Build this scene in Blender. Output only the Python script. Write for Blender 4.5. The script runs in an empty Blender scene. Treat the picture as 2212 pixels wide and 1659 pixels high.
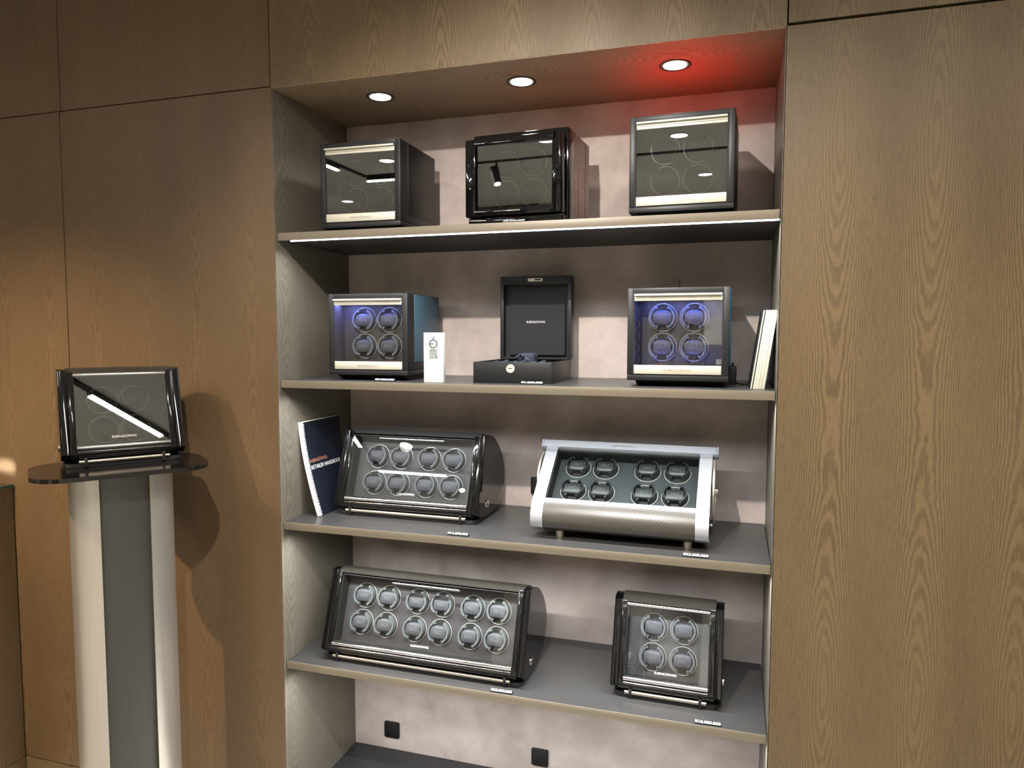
import bpy, bmesh, math, random
from mathutils import Matrix, Vector
from math import sin, cos, pi, radians
random.seed(7)
sc = bpy.context.scene
C = bpy.context.collection

# ------------------------------------------------------------------ camera
f_, cx_, cy_, cz_, rx_, rz_, ry_ = 1549.92, 1.39396, -1.97952, 1.69773, -0.069075, 0.300331, 0.00057
fw = Vector((-sin(rz_)*cos(rx_), cos(rz_)*cos(rx_), sin(rx_)))
ri = Vector((cos(rz_), sin(rz_), 0)); up = ri.cross(fw)
r2 = ri*cos(ry_)+up*sin(ry_); u2 = -ri*sin(ry_)+up*cos(ry_)
cd = bpy.data.cameras.new('camera'); cam = bpy.data.objects.new('camera', cd); C.objects.link(cam)
m = Matrix.Identity(4)
for i in range(3):
    m[i][0] = r2[i]; m[i][1] = u2[i]; m[i][2] = -fw[i]
m[0][3], m[1][3], m[2][3] = cx_, cy_, cz_
cam.matrix_world = m
cd.sensor_width = 36; cd.lens = f_/2212*36; cd.clip_start = .05
sc.camera = cam
sc.view_settings.view_transform = 'Standard'; sc.view_settings.look = 'None'
sc.cycles.max_bounces = 8; sc.cycles.diffuse_bounces = 4; sc.cycles.glossy_bounces = 4; sc.cycles.transparent_max_bounces = 12
sc.cycles.caustics_reflective = False; sc.cycles.caustics_refractive = False
sc.cycles.adaptive_threshold = .02
sc.view_settings.exposure = -0.2; sc.view_settings.gamma = 1; sc.view_settings.use_curve_mapping = False

# ------------------------------------------------------------------ materials
def s2l(c):
    return tuple(((v/255)/12.92 if v/255 <= .04045 else ((v/255+.055)/1.055)**2.4) for v in c)
class NT:
    def __init__(s, name):
        s.m = bpy.data.materials.new(name); s.m.use_nodes = True
        s.t = s.m.node_tree; s.t.nodes.clear()
        s.out = s.t.nodes.new('ShaderNodeOutputMaterial')
        s.co = s.t.nodes.new('ShaderNodeTexCoord')
    def n(s, ty, **k):
        x = s.t.nodes.new(ty)
        for a, b in k.items(): setattr(x, a, b)
        return x
    def l(s, a, b): s.t.links.new(a, b)
    def put(s, sock, v):
        if hasattr(v, 'is_output'): s.l(v, sock)
        else: sock.default_value = v
    def M(s, op, a, b=None, c=None):
        x = s.n('ShaderNodeMath', operation=op); s.put(x.inputs[0], a)
        if b is not None: s.put(x.inputs[1], b)
        if c is not None: s.put(x.inputs[2], c)
        return x.outputs[0]
    def xyz(s, which='Object'):
        x = s.n('ShaderNodeSeparateXYZ'); s.l(s.co.outputs[which], x.inputs[0]); return x.outputs
    def vec(s, a, b, c):
        x = s.n('ShaderNodeCombineXYZ')
        for i, v in enumerate((a, b, c)): s.put(x.inputs[i], v)
        return x.outputs[0]
    def noise(s, v, scale, det=2, rough=.5):
        x = s.n('ShaderNodeTexNoise'); s.l(v, x.inputs['Vector'])
        x.inputs['Scale'].default_value = scale; x.inputs['Detail'].default_value = det; x.inputs['Roughness'].default_value = rough
        return x.outputs[0]
    def mix(s, f, a, b):
        x = s.n('ShaderNodeMix', data_type='RGBA'); s.put(x.inputs[0], f)
        for k, v in ((6, a), (7, b)):
            if hasattr(v, 'is_output'): s.l(v, x.inputs[k])
            else: x.inputs[k].default_value = (*v, 1)
        return x.outputs[2]
    def ramp(s, f, stops):
        x = s.n('ShaderNodeValToRGB'); s.l(f, x.inputs[0]); e = x.color_ramp.elements
        while len(e) < len(stops): e.new(.5)
        for i, (p, c) in enumerate(stops): e[i].position = p; e[i].color = (*c, 1) if len(c) == 3 else c
        return x.outputs[0]
    def bsdf(s, col=(.5, .5, .5), rough=.5, metal=0, spec=.5, coat=0, emis=None, es=0, bump=None, bd=.001, aniso=0):
        b = s.n('ShaderNodeBsdfPrincipled')
        if hasattr(col, 'is_output'): s.l(col, b.inputs['Base Color'])
        else: b.inputs['Base Color'].default_value = (*col, 1)
        s.put(b.inputs['Roughness'], rough); s.put(b.inputs['Metallic'], metal)
        b.inputs['Specular IOR Level'].default_value = spec
        b.inputs['Coat Weight'].default_value = coat; b.inputs['Coat Roughness'].default_value = .04
        b.inputs['Anisotropic'].default_value = aniso
        if emis: b.inputs['Emission Color'].default_value = (*emis, 1); b.inputs['Emission Strength'].default_value = es
        if bump is not None:
            n = s.n('ShaderNodeBump'); n.inputs['Distance'].default_value = bd; n.inputs['Strength'].default_value = .6
            s.l(bump, n.inputs['Height']); s.l(n.outputs[0], b.inputs['Normal'])
        s.l(b.outputs[0], s.out.inputs[0]); return s.m
def flat(name, srgb, rough=.5, metal=0, spec=.5, coat=0, var=.04, nscale=40, **k):
    """procedural material: a base colour with a faint mottling"""
    n = NT(name); c = s2l(srgb)
    f = n.noise(n.co.outputs['Object'], nscale, 2)
    col = n.mix(f, tuple(v*(1-var) for v in c), tuple(min(1, v*(1+var)) for v in c))
    return n.bsdf(col, rough, metal, spec, coat, **k)

def wood(name, U, V, light, dark, pitch=.205, lam=.0078, off=0.0, A=.058, vk=pi/1.4, v0=2.33, con=.75, rough=.42, spec=.35, warp=.012, bm=True):
    n = NT(name); o = n.xyz(); ax = {'x': 0, 'y': 1, 'z': 2}
    u = o[ax[U]]; v = o[ax[V]]
    un = n.M('DIVIDE', n.M('ADD', u, off), pitch); cell = n.M('FLOOR', un)
    uu = n.M('MULTIPLY', n.M('SUBTRACT', n.M('SUBTRACT', un, cell), .5), pitch)
    wn = n.n('ShaderNodeTexWhiteNoise', noise_dimensions='1D'); n.l(cell, wn.inputs['W']); cr = wn.outputs['Value']
    nv = n.noise(n.vec(n.M('MULTIPLY', cell, .6), n.M('MULTIPLY', v, 1.6), 0), 1.0, 3)
    nf = n.noise(n.vec(n.M('MULTIPLY', u, 10), n.M('MULTIPLY', v, 4.5), 3.1), 1.6, 4, .6)
    uw = n.M('ADD', uu, n.M('MULTIPLY', n.M('SUBTRACT', nv, .5), warp*2.2))
    uw = n.M('ADD', uw, n.M('MULTIPLY', n.M('SUBTRACT', nf, .5), warp*.28))
    vs = n.M('MULTIPLY', n.M('SINE', n.M('MULTIPLY', n.M('SUBTRACT', n.M('ADD', v, n.M('MULTIPLY', cr, .12)), v0), vk)), A)
    vs = n.M('ADD', vs, n.M('MULTIPLY', n.M('SUBTRACT', nf, .5), .013))
    g = n.M('SQRT', n.M('ADD', n.M('MULTIPLY', uw, uw), n.M('MULTIPLY', vs, vs)))
    k = .0078/lam
    ring = n.M('ADD', n.M('MULTIPLY', n.M('MULTIPLY', g, n.M('ADD', 80, n.M('MULTIPLY', g, 1050))), k), n.M('MULTIPLY', nv, 1.2))
    fr = n.M('SUBTRACT', ring, n.M('FLOOR', ring))
    jag = n.noise(n.vec(n.M('MULTIPLY', u, 260), n.M('MULTIPLY', v, 30), 5.5), 1.0, 2)
    fr = n.M('ADD', fr, n.M('MULTIPLY', n.M('SUBTRACT', jag, .5), .30))
    mr_ = n.n('ShaderNodeMapRange'); mr_.interpolation_type = 'SMOOTHSTEP'
    n.l(n.M('ABSOLUTE', n.M('SUBTRACT', fr, .42)), mr_.inputs[0]); mr_.inputs[1].default_value = .13; mr_.inputs[2].default_value = .36; mr_.inputs[3].default_value = 1; mr_.inputs[4].default_value = 0
    cen = n.n('ShaderNodeClamp'); n.l(n.M('ADD', .42, n.M('MULTIPLY', g, 7)), cen.inputs[0])
    w = n.M('MULTIPLY', n.M('MULTIPLY', mr_.outputs[0], cen.outputs[0]), n.M('ADD', .62, n.M('MULTIPLY', nf, .5)))
    # pores: tiny streaks along the grain
    st = n.noise(n.vec(n.M('MULTIPLY', u, 500), n.M('MULTIPLY', v, 28), 1.7), 1.0, 3, .7)
    st2 = n.noise(n.vec(n.M('MULTIPLY', u, 900), n.M('MULTIPLY', v, 45), 8.7), 1.0, 1)
    tone = n.noise(n.vec(n.M('MULTIPLY', u, 2.2), n.M('MULTIPLY', v, .8), 0), 1.5, 2)
    f = n.M('ADD', n.M('MULTIPLY', w, con), n.M('MULTIPLY', n.M('SUBTRACT', st, .5), 1.25))
    f = n.M('ADD', f, n.M('MULTIPLY', n.M('SUBTRACT', st2, .5), .7))
    f = n.M('ADD', f, n.M('MULTIPLY', n.M('SUBTRACT', tone, .5), .7))
    f = n.M('ADD', f, n.M('MULTIPLY', n.M('SUBTRACT', cr, .5), .16))
    x = n.n('ShaderNodeClamp'); n.l(f, x.inputs[0])
    return n.bsdf(n.mix(x.outputs[0], s2l(light), s2l(dark)), rough, 0, spec, bump=(f if bm else None), bd=-.0004)

W_L, W_D = (110, 92, 65), (72, 58, 40)
M_wood = wood('oak_veneer', 'x', 'z', W_L, W_D, pitch=.2125, off=-.0393, v0=2.25)
M_woodf = wood('oak_veneer_fascia', 'x', 'z', W_L, W_D, pitch=.2185, off=-.0238, v0=2.36)
M_woodl = wood('oak_veneer_left', 'x', 'z', (100, 80, 57), (70, 54, 37), pitch=.2115, off=-.0118, v0=2.38, con=.6)
M_woodside = wood('oak_veneer_side', 'y', 'z', W_L, W_D, off=.05)
M_lining = wood('grey_oak_lining', 'y', 'z', (106, 100, 88), (68, 62, 54), pitch=.30, lam=.012, off=.11, A=.06, v0=2.1, vk=pi/.55, con=.55, warp=.02)
M_topwood = wood('grey_oak_soffit', 'y', 'x', (140, 120, 94), (94, 76, 57), pitch=.23, lam=.016, off=.02, A=.09, vk=pi/.5, v0=.55, con=.55, warp=.03)
M_skirt = wood('oak_skirting', 'z', 'x', W_L, W_D, pitch=.3, lam=.009, con=.7)
M_ebony = wood('reddish_ebony_veneer', 'z', 'y', (112, 82, 72), (66, 44, 40), pitch=.09, lam=.008, A=.02, con=.6, rough=.25)

def stone_back():
    n = NT('taupe_suede_plaster'); v = n.co.outputs['Object']
    a = n.noise(v, 2.2, 6, .62); b = n.noise(v, 9, 4, .6); c = n.noise(v, 260, 2)
    f = n.M('ADD', n.M('MULTIPLY', a, .62), n.M('ADD', n.M('MULTIPLY', b, .26), n.M('MULTIPLY', c, .16)))
    col = n.ramp(f, [(.36, s2l((146, 133, 126))), (.50, s2l((170, 157, 149))), (.66, s2l((197, 184, 176)))])
    return n.bsdf(col, .62, 0, .25, bump=c, bd=.0003)
M_back = stone_back()
def brushed(name, srgb, axis, rough, metal, spec=.5, amp=.12, sc_=(3, 600), **k):
    n = NT(name); o = n.xyz(); q = [n.M('MULTIPLY', o[i], sc_[0] if 'xyz'[i] == axis else sc_[1]) for i in range(3)]
    f = n.noise(n.vec(*q), 1.0, 3, .6); c = s2l(srgb)
    col = n.mix(f, tuple(v*(1-amp*2) for v in c), tuple(min(1, v*(1+amp*2)) for v in c))
    return n.bsdf(col, rough, metal, spec, **k)
M_shelf = brushed('brushed_anthracite_laminate', (64, 63, 62), 'x', .34, .25, amp=.16, sc_=(1.5, 260))
M_edge = brushed('bronze_brushed_edging', (116, 107, 91), 'x', .45, .15, amp=.08, sc_=(1.5, 500))
M_dkshelf = brushed('dark_anthracite_laminate', (42, 42, 44), 'x', .45, .1, amp=.1, sc_=(1.5, 260))
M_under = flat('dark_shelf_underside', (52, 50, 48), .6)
M_alu = brushed('brushed_aluminium', (176, 179, 184), 'z', .34, .6, amp=.05, sc_=(2, 500))
M_alux = brushed('brushed_aluminium_bar', (196, 200, 206), 'x', .32, .5, amp=.04, sc_=(2, 500))
M_champ = brushed('champagne_brushed_metal', (206, 200, 184), 'x', .4, .35, amp=.05, sc_=(2, 420))
M_wing = brushed('satin_steel', (196, 190, 178), 'z', .36, .85, amp=.05, sc_=(2, 300))
M_dkmetal = brushed('dark_satin_metal', (84, 83, 78), 'z', .42, .8, amp=.04, sc_=(2, 300))
M_bsatin = flat('black_satin_lacquer', (27, 27, 27), .42, spec=.35)
M_bgloss = flat('black_piano_lacquer', (6, 6, 7), .05, spec=.5)
M_bmatte = flat('black_matte', (10, 10, 11), .65)
M_pedtop = flat('dark_glossy_pedestal_top', (20, 17, 15), .14, spec=.5)
M_char = flat('charcoal_lacquer', (16, 15, 15), .42, spec=.35)
M_teal = flat('teal_blue_lacquer', (66, 90, 104), .45, metal=.2, spec=.5)
M_blue = flat('petrol_blue_lacquer', (6, 104, 140), .3, metal=.2)
M_red = flat('red_gloss_lacquer', (225, 36, 24), .3, coat=.4)
M_chrome = flat('polished_chrome', (225, 225, 225), .09, metal=1, var=.02)
M_rim = flat('bright_rim_metal', (232, 230, 224), .3, metal=.7)
M_railm = flat('black_gloss_rail', (14, 14, 13), .08)
M_dchrome = flat('dark_chrome', (95, 92, 88), .1, metal=1)
M_satin = flat('satin_nickel', (190, 178, 160), .34, metal=1)
M_int = flat('dark_interior', (30, 29, 27), .6)
M_taupe = flat('grey_interior_leather', (74, 71, 70), .5, var=.06, nscale=120)
M_taupe2 = flat('warm_grey_interior_leather', (66, 61, 64), .45, var=.08, nscale=60)
M_dkpanel = flat('slate_interior_leather', (40, 45, 47), .5, var=.05, nscale=200)
M_brown = flat('brown_black_interior', (66, 58, 54), .5)
M_rot = flat('rotor_black_plastic', (24, 25, 27), .4)
M_rotg = flat('rotor_grey_plastic', (98, 100, 101), .4)
M_cush = flat('cushion_black_leather', (32, 34, 36), .45)
M_cushg = flat('cushion_grey_leather', (72, 70, 76), .5)
M_letter = flat('pale_grey_print', (128, 128, 130), .5)
M_letterd = flat('dark_grey_print', (92, 94, 96), .5)
M_white = flat('white_print', (238, 238, 238), .5)
M_engr = flat('engraved_grey', (140, 134, 118), .6)
M_acryl = flat('white_acrylic', (212, 216, 211), .18, coat=.6)
M_acin = flat('frosted_acrylic_core', (190, 194, 189), .5)
M_cream = flat('cream_paper', (214, 210, 190), .7, var=.03)
M_navy = flat('navy_cover', (19, 23, 34), .42)
M_cloth = flat('navy_velvet', (34, 40, 54), .85, nscale=400, var=.15)
M_suede = flat('black_suede', (30, 29, 30), .95, nscale=600, var=.25)
M_copper = flat('copper_print', (178, 122, 98), .5)
M_plastic = flat('black_socket_plastic', (14, 15, 17), .45)
def carbon(name, mul=1.0, lam=.0060):
    n = NT(name); o = n.xyz(); s = n.M('SUBTRACT', o[0], o[2])
    t = n.M('ADD', o[0], o[2])
    a = n.M('ADD', n.M('MULTIPLY', n.M('SINE', n.M('MULTIPLY', t, 2*pi/lam)), .5), .5)
    b = n.M('ADD', n.M('MULTIPLY', n.M('SINE', n.M('MULTIPLY', s, 2*pi/(lam*2))), .12), 0)
    x = n.n('ShaderNodeClamp'); n.l(n.M('ADD', a, b), x.inputs[0])
    col = n.ramp(x.outputs[0], [(.35, s2l((14, 14, 14))), (.62, s2l((int(92*mul), int(87*mul), int(78*mul))))])
    return n.bsdf(col, .3, .15, .4, coat=.25)
M_carbon = carbon('carbon_fibre_weave'); M_carbond = carbon('dark_carbon_fibre_weave', .8, .0042)
def glass(name, refl=.10, tint=(.93, .95, .94), rough=0):
    n = NT(name); tr = n.n('ShaderNodeBsdfTransparent'); tr.inputs[0].default_value = (*tint, 1)
    gl = n.n('ShaderNodeBsdfGlossy'); gl.inputs['Roughness'].default_value = rough
    gl.inputs[0].default_value = (1, 1, 1, 1)
    ge = n.n('ShaderNodeNewGeometry'); dt = n.n('ShaderNodeVectorMath', operation='DOT_PRODUCT')
    n.l(ge.outputs['Normal'], dt.inputs[0]); n.l(ge.outputs['Incoming'], dt.inputs[1])
    fac = n.M('ADD', n.M('MULTIPLY', n.M('POWER', n.M('SUBTRACT', 1, n.M('ABSOLUTE', dt.outputs['Value'])), 5), .9), refl)
    mx = n.n('ShaderNodeMixShader'); n.l(fac, mx.inputs[0]); n.l(tr.outputs[0], mx.inputs[1]); n.l(gl.outputs[0], mx.inputs[2])
    n.l(mx.outputs[0], n.out.inputs[0]); return n.m
M_glass = glass('clear_glass_pane', .045)
M_glassr = glass('reflective_tinted_glass', .21, (.55, .56, .54))
M_glassm = glass('lightly_mirrored_glass', .07, (.85, .87, .88))
M_gedge = flat('green_glass_edge', (120, 165, 140), .1, coat=1)
def emit(name, col, st):
    n = NT(name); e = n.n('ShaderNodeEmission'); e.inputs[0].default_value = (*col, 1); e.inputs[1].default_value = st
    n.l(e.outputs[0], n.out.inputs[0]); return n.m
E_led = emit('led_diffuser', (1, .98, .93), 9); E_down = emit('downlight_lens', (1, .96, .88), 10)
E_strip = emit('led_strip', (.86, .95, 1), 7)
E_lamp = emit('lamp_lens', (1, .95, .87), 25)

# ------------------------------------------------------------------ mesh helpers
class MB:
    def __init__(s): s.bm = bmesh.new(); s.T = Matrix.Identity(4)
    def _merge(s, b, bev=0, seg=2, edges=None):
        if bev > 0:
            es = edges(b) if edges else b.edges[:]
            bmesh.ops.bevel(b, geom=es, offset=bev, segments=seg, profile=.5, affect='EDGES', clamp_overlap=True)
        bmesh.ops.recalc_face_normals(b, faces=b.faces[:])
        b.transform(s.T); me = bpy.data.meshes.new('_t'); b.to_mesh(me); b.free()
        s.bm.from_mesh(me); bpy.data.meshes.remove(me); return s
    def box(s, x0, x1, y0, y1, z0, z1, bev=0, seg=2):
        b = bmesh.new(); bmesh.ops.create_cube(b, size=1)
        for v in b.verts:
            v.co = Vector(((x0+x1)/2+v.co.x*(x1-x0), (y0+y1)/2+v.co.y*(y1-y0), (z0+z1)/2+v.co.z*(z1-z0)))
        return s._merge(b, bev, seg)
    def cyl(s, p, q, r, n=20, r2=None, bev=0):
        p, q = Vector(p), Vector(q); d = q-p; b = bmesh.new()
        bmesh.ops.create_cone(b, cap_ends=True, segments=n, radius1=r, radius2=r if r2 is None else r2, depth=d.length)
        b.transform(Matrix.Translation((p+q)/2) @ d.to_track_quat('Z', 'Y').to_matrix().to_4x4())
        return s._merge(b, bev, 2, (lambda b: [e for e in b.edges if len(e.link_faces) == 2 and any(len(f.verts) > 4 for f in e.link_faces)]))
    def prism(s, pts, x0, x1, bev=0, seg=2, allbev=False):
        """closed (y,z) outline pushed along x"""
        b = bmesh.new(); a = [b.verts.new((x0, y, z)) for y, z in pts]; c = [b.verts.new((x1, y, z)) for y, z in pts]
        b.faces.new(a); b.faces.new(c[::-1]); n = len(pts)
        for i in range(n): b.faces.new((a[i], c[i], c[(i+1) % n], a[(i+1) % n]))
        caps = lambda b: [e for e in b.edges if allbev or abs(e.verts[0].co.x-e.verts[1].co.x) < 1e-9]
        return s._merge(b, bev, seg, caps)
    def plan(s, pts, z0, z1, bev=0, seg=2):
        """closed (x,y) outline pushed along z"""
        b = bmesh.new(); a = [b.verts.new((x, y, z0)) for x, y in pts]; c = [b.verts.new((x, y, z1)) for x, y in pts]
        b.faces.new(a); b.faces.new(c[::-1]); n = len(pts)
        for i in range(n): b.faces.new((a[i], c[i], c[(i+1) % n], a[(i+1) % n]))
        return s._merge(b, bev, seg, lambda b: [e for e in b.edges if abs(e.verts[0].co.z-e.verts[1].co.z) < 1e-9])
    def face_xz(s, pts, y0, y1, bev=0):
        """closed (x,z) outline pushed along y"""
        b = bmesh.new(); a = [b.verts.new((x, y0, z)) for x, z in pts]; c = [b.verts.new((x, y1, z)) for x, z in pts]
        b.faces.new(a); b.faces.new(c[::-1]); n = len(pts)
        for i in range(n): b.faces.new((a[i], c[i], c[(i+1) % n], a[(i+1) % n]))
        return s._merge(b, bev, 2, lambda b: [e for e in b.edges if abs(e.verts[0].co.y-e.verts[1].co.y) < 1e-9])
    def strip(s, pts, x0, x1, th):
        """open (y,z) line given a thickness and pushed along x"""
        P = [Vector(p) for p in pts]; N = []
        for i in range(len(P)):
            d = (P[min(i+1, len(P)-1)]-P[max(i-1, 0)]).normalized(); N.append(Vector((d.y, -d.x)))
        q = [(p-nn*th) for p, nn in zip(P, N)]
        return s.prism([tuple(p) for p in P]+[tuple(p) for p in q[::-1]], x0, x1)
    def tube(s, pts, r, n=8):
        P = [Vector(p) for p in pts]; b = bmesh.new(); rings = []
        for i, p in enumerate(P):
            d = (P[min(i+1, len(P)-1)]-P[max(i-1, 0)]).normalized(); q = d.to_track_quat('Z', 'Y')
            rings.append([b.verts.new(p+q @ Vector((r*cos(2*pi*k/n), r*sin(2*pi*k/n), 0))) for k in range(n)])
        for A_, B_ in zip(rings, rings[1:]):
            for k in range(n): b.faces.new((A_[k], A_[(k+1) % n], B_[(k+1) % n], B_[k]))
        b.faces.new(rings[0][::-1]); b.faces.new(rings[-1])
        return s._merge(b)
    def ring(s, c, R, r, nR=40, nr=8, ax='y', a0=0, a1=2*pi, sq=1):
        b = bmesh.new(); full = abs(a1-a0-2*pi) < 1e-6; N = nR if full else nR+1; rings = []
        for i in range(N):
            a = a0+(a1-a0)*i/nR; row = []
            for k in range(nr):
                t = 2*pi*k/nr; rr = R+r*cos(t); h = r*sin(t)*sq
                p = (rr*cos(a), h, rr*sin(a)) if ax == 'y' else ((rr*cos(a), rr*sin(a), h) if ax == 'z' else (h, rr*cos(a), rr*sin(a)))
                row.append(b.verts.new(Vector(c)+Vector(p)))
            rings.append(row)
        for i in range(N if full else N-1):
            A_, B_ = rings[i], rings[(i+1) % N]
            for k in range(nr): b.faces.new((A_[k], A_[(k+1) % nr], B_[(k+1) % nr], B_[k]))
        if not full: b.faces.new(rings[0][::-1]); b.faces.new(rings[-1])
        return s._merge(b)
    def sphere(s, c, r, sc_=(1, 1, 1)):
        b = bmesh.new(); bmesh.ops.create_uvsphere(b, u_segments=14, v_segments=9, radius=r)
        for v in b.verts: v.co = Vector((v.co.x*sc_[0]+c[0], v.co.y*sc_[1]+c[1], v.co.z*sc_[2]+c[2]))
        return s._merge(b)
    def mesh(s, name, mat, smooth=True):
        me = bpy.data.meshes.new(name); s.bm.to_mesh(me); s.bm.free()
        if mat: me.materials.append(mat)
        if smooth:
            for p in me.polygons: p.use_smooth = True
            me.set_sharp_from_angle(angle=radians(32))
        return me
    def build(s, name, mat, parent=None, loc=None, rot=None, smooth=True):
        return link(name, s.mesh(name, mat, smooth), parent, loc, rot)
def link(name, me, parent=None, loc=None, rot=None):
    o = bpy.data.objects.new(name, me); C.objects.link(o); o.parent = parent
    if loc: o.location = loc
    if rot: o.rotation_euler = rot
    return o
def tag(o, label=None, cat=None, group=None, kind=None):
    for k, v in (('label', label), ('category', cat), ('group', group), ('kind', kind)):
        if v: o[k] = v
    return o
def thing(name, label, cat, loc=(0, 0, 0), rz=0, group=None):
    o = bpy.data.objects.new(name, None); C.objects.link(o); o.location = loc; o.rotation_euler = (0, 0, rz)
    o.empty_display_size = .05; return tag(o, label, cat, group)
_tc = {}
def text_mesh(txt, size, extrude=.0004, thin=0.0, align='CENTER', space=1.0):
    key = (txt, size, extrude, thin, align, space)
    if key in _tc: return _tc[key].copy()
    cu = bpy.data.curves.new('_txt', 'FONT'); cu.body = txt; cu.size = size; cu.extrude = extrude; cu.offset = thin
    cu.align_x = align; cu.align_y = 'CENTER'; cu.space_character = space; cu.resolution_u = 3
    o = bpy.data.objects.new('_txt', cu); C.objects.link(o)
    bpy.context.view_layer.update()
    me = bpy.data.meshes.new_from_object(o.evaluated_get(bpy.context.evaluated_depsgraph_get()))
    bpy.data.objects.remove(o); bpy.data.curves.remove(cu); _tc[key] = me
    return me.copy()
def width_of(me):
    xs = [v.co.x for v in me.vertices]; return max(xs)-min(xs)
def lettering(name, txt, width, mat, parent, M, height=None, **k):
    """text stretched to a given width, laid by matrix M (text x -> M x, text y -> M y)"""
    me = text_mesh(txt, 1.0, .0, k.get('thin', -.012), 'CENTER', k.get('space', 1.0))
    xs = [v.co.x for v in me.vertices]; ys = [v.co.y for v in me.vertices]
    w = max(xs)-min(xs); h = max(ys)-min(ys); cxx = (max(xs)+min(xs))/2; cyy = (max(ys)+min(ys))/2
    sx = width/w; sy = (height/h) if height else sx
    for v in me.vertices:
        v.co = Vector(((v.co.x-cxx)*sx, (v.co.y-cyy)*sy, 0))
    bm = bmesh.new(); bm.from_mesh(me)
    r = bmesh.ops.extrude_face_region(bm, geom=bm.faces[:])
    for e in r['geom']:
        if isinstance(e, bmesh.types.BMVert): e.co.z += .0004
    bmesh.ops.recalc_face_normals(bm, faces=bm.faces[:])
    bm.transform(M); bm.to_mesh(me); bm.free(); me.materials.clear(); me.materials.append(mat); me.name = name
    return link(name, me, parent)
FRONT = Matrix.Rotation(pi/2, 4, 'X')          # text facing -y
def at(x, y, z): return Matrix.Translation((x, y, z))
BRAND = 'BUBEN&ZÖRWEG'
def catmull(P, n=5, closed=False):
    out = []; N = len(P)
    for i in range(N if closed else N-1):
        p = [Vector(P[(i+k) % N] if closed else P[max(0, min(N-1, i+k))]) for k in (-1, 0, 1, 2)]
        for j in range(n):
            t = j/n
            out.append(tuple(.5*((2*p[1])+(p[2]-p[0])*t+(2*p[0]-5*p[1]+4*p[2]-p[3])*t*t+(3*p[1]-p[0]-3*p[2]+p[3])*t**3)))
    if not closed: out.append(tuple(P[-1]))
    return out
def rrect(x0, x1, y0, y1, r, n=8):
    out = []
    for cx, cy, a in ((x1-r, y0+r, -pi/2), (x1-r, y1-r, 0), (x0+r, y1-r, pi/2), (x0+r, y0+r, pi)):
        for k in range(n+1):
            t = a+pi/2*k/n; out.append((cx+r*cos(t), cy+r*sin(t)))
    return out

# ------------------------------------------------------------------ measured layout
SH = [2.0172, 1.55, 1.0868, .6202]; TH = .0235; D = .4423; ZT = 2.4626; ZB = .0943; YF = -.0104; H_CEIL = 2.95
XL, XR = -.0017, 1.5023

# ------------------------------------------------------------------ room shell
def struct(name, mb, mat, smooth=False): return tag(mb.build(name, mat, None, smooth=smooth), kind='structure')
M_floor = flat('pale_stone_floor', (176, 173, 168), .35, nscale=3, var=.08)
M_ceil = flat('matt_beige_ceiling', (208, 207, 200), .9, nscale=2, var=.02)
M_wallp = flat('beige_plaster', (188, 181, 170), .85, nscale=3)
M_wallw = flat('dark_brown_wall_panel', (58, 48, 40), .6, nscale=4, var=.1)
struct('floor', MB().box(-4.1, 3.7, -5.3, .6, -.1, 0), M_floor)
struct('ceiling', MB().box(-4.1, 3.7, -5.3, .6, H_CEIL, H_CEIL+.1), M_ceil)
struct('wall_left', MB().box(-4.1, -4, -5.2, .0, 0, H_CEIL), M_wallp)
struct('wall_right', MB().box(3.6, 3.7, -5.2, .0, 0, H_CEIL), M_wallp)
wf = struct('wall_front', MB().box(-4.1, 3.7, -5.3, -5.2, 0, H_CEIL), M_wallp)
def marble():
    n = NT('dark_emperador_marble'); v = n.co.outputs['Object']
    a = n.noise(v, 6, 6, .7)
    x = n.n('ShaderNodeTexVoronoi', feature='DISTANCE_TO_EDGE'); x.inputs['Scale'].default_value = 9
    mx = n.n('ShaderNodeVectorMath', operation='ADD'); n.l(v, mx.inputs[0]); nn = n.n('ShaderNodeTexNoise'); nn.inputs['Scale'].default_value = 5; n.l(nn.outputs['Color'], mx.inputs[1])
    n.l(mx.outputs[0], x.inputs['Vector'])
    vein = n.ramp(x.outputs['Distance'], [(0, (1, 1, 1)), (.05, (0, 0, 0))])
    c0 = n.ramp(a, [(.38, s2l((44, 36, 30))), (.66, s2l((112, 96, 80)))])
    return n.bsdf(n.mix(vein, c0, s2l((170, 150, 128))), .2)
M_marb = marble()
MB().box(.46, .97, -5.2, -5.17, 0, H_CEIL).build('marble_panel', M_marb, wf, smooth=False)
MB().box(-4, -1.0, -5.2, -5.18, 0, H_CEIL).build('wall_panel', M_wallw, wf, smooth=False)
wb = struct('wall_back', MB().box(-4.1, XL-.002, .012, .5, 0, H_CEIL).box(XR+.002, 3.7, .012, .5, 0, H_CEIL)
            .box(XL-.01, XR+.01, .012, .5, ZT+.02, H_CEIL).box(XL-.01, XR+.01, D+.03, .55, 0, ZT+.05), M_bmatte)
G_ = .0016; zs = 2.468
def panel(x0, x1, z0, z1, mat=None, y0=None):
    return MB().box(x0+G_, x1-G_, YF if y0 is None else y0, .0118, z0+G_, z1-G_, .0006, 1).build('wood_panel', mat or M_wood, wb, smooth=False)
panel(-3.99, -.862, .092, zs, M_woodl); panel(-.862, XL+.0008, .092, zs, M_woodl)
panel(XR-.0008, 3.59, .092, zs)
panel(-3.99, -.8545, zs, H_CEIL, M_woodl); panel(-.8545, -.0065, zs, H_CEIL, M_woodl); panel(-.0065, 1.5045, zs-.0054, H_CEIL, M_woodf); panel(1.5045, 3.59, zs+.004, H_CEIL)
bb = struct('baseboard_back', MB().box(-3.99, XL, YF-.001, .0118, 0, .0895).box(XL, 3.59, YF-.001, .0118, 0, .0895), M_skirt)

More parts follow.
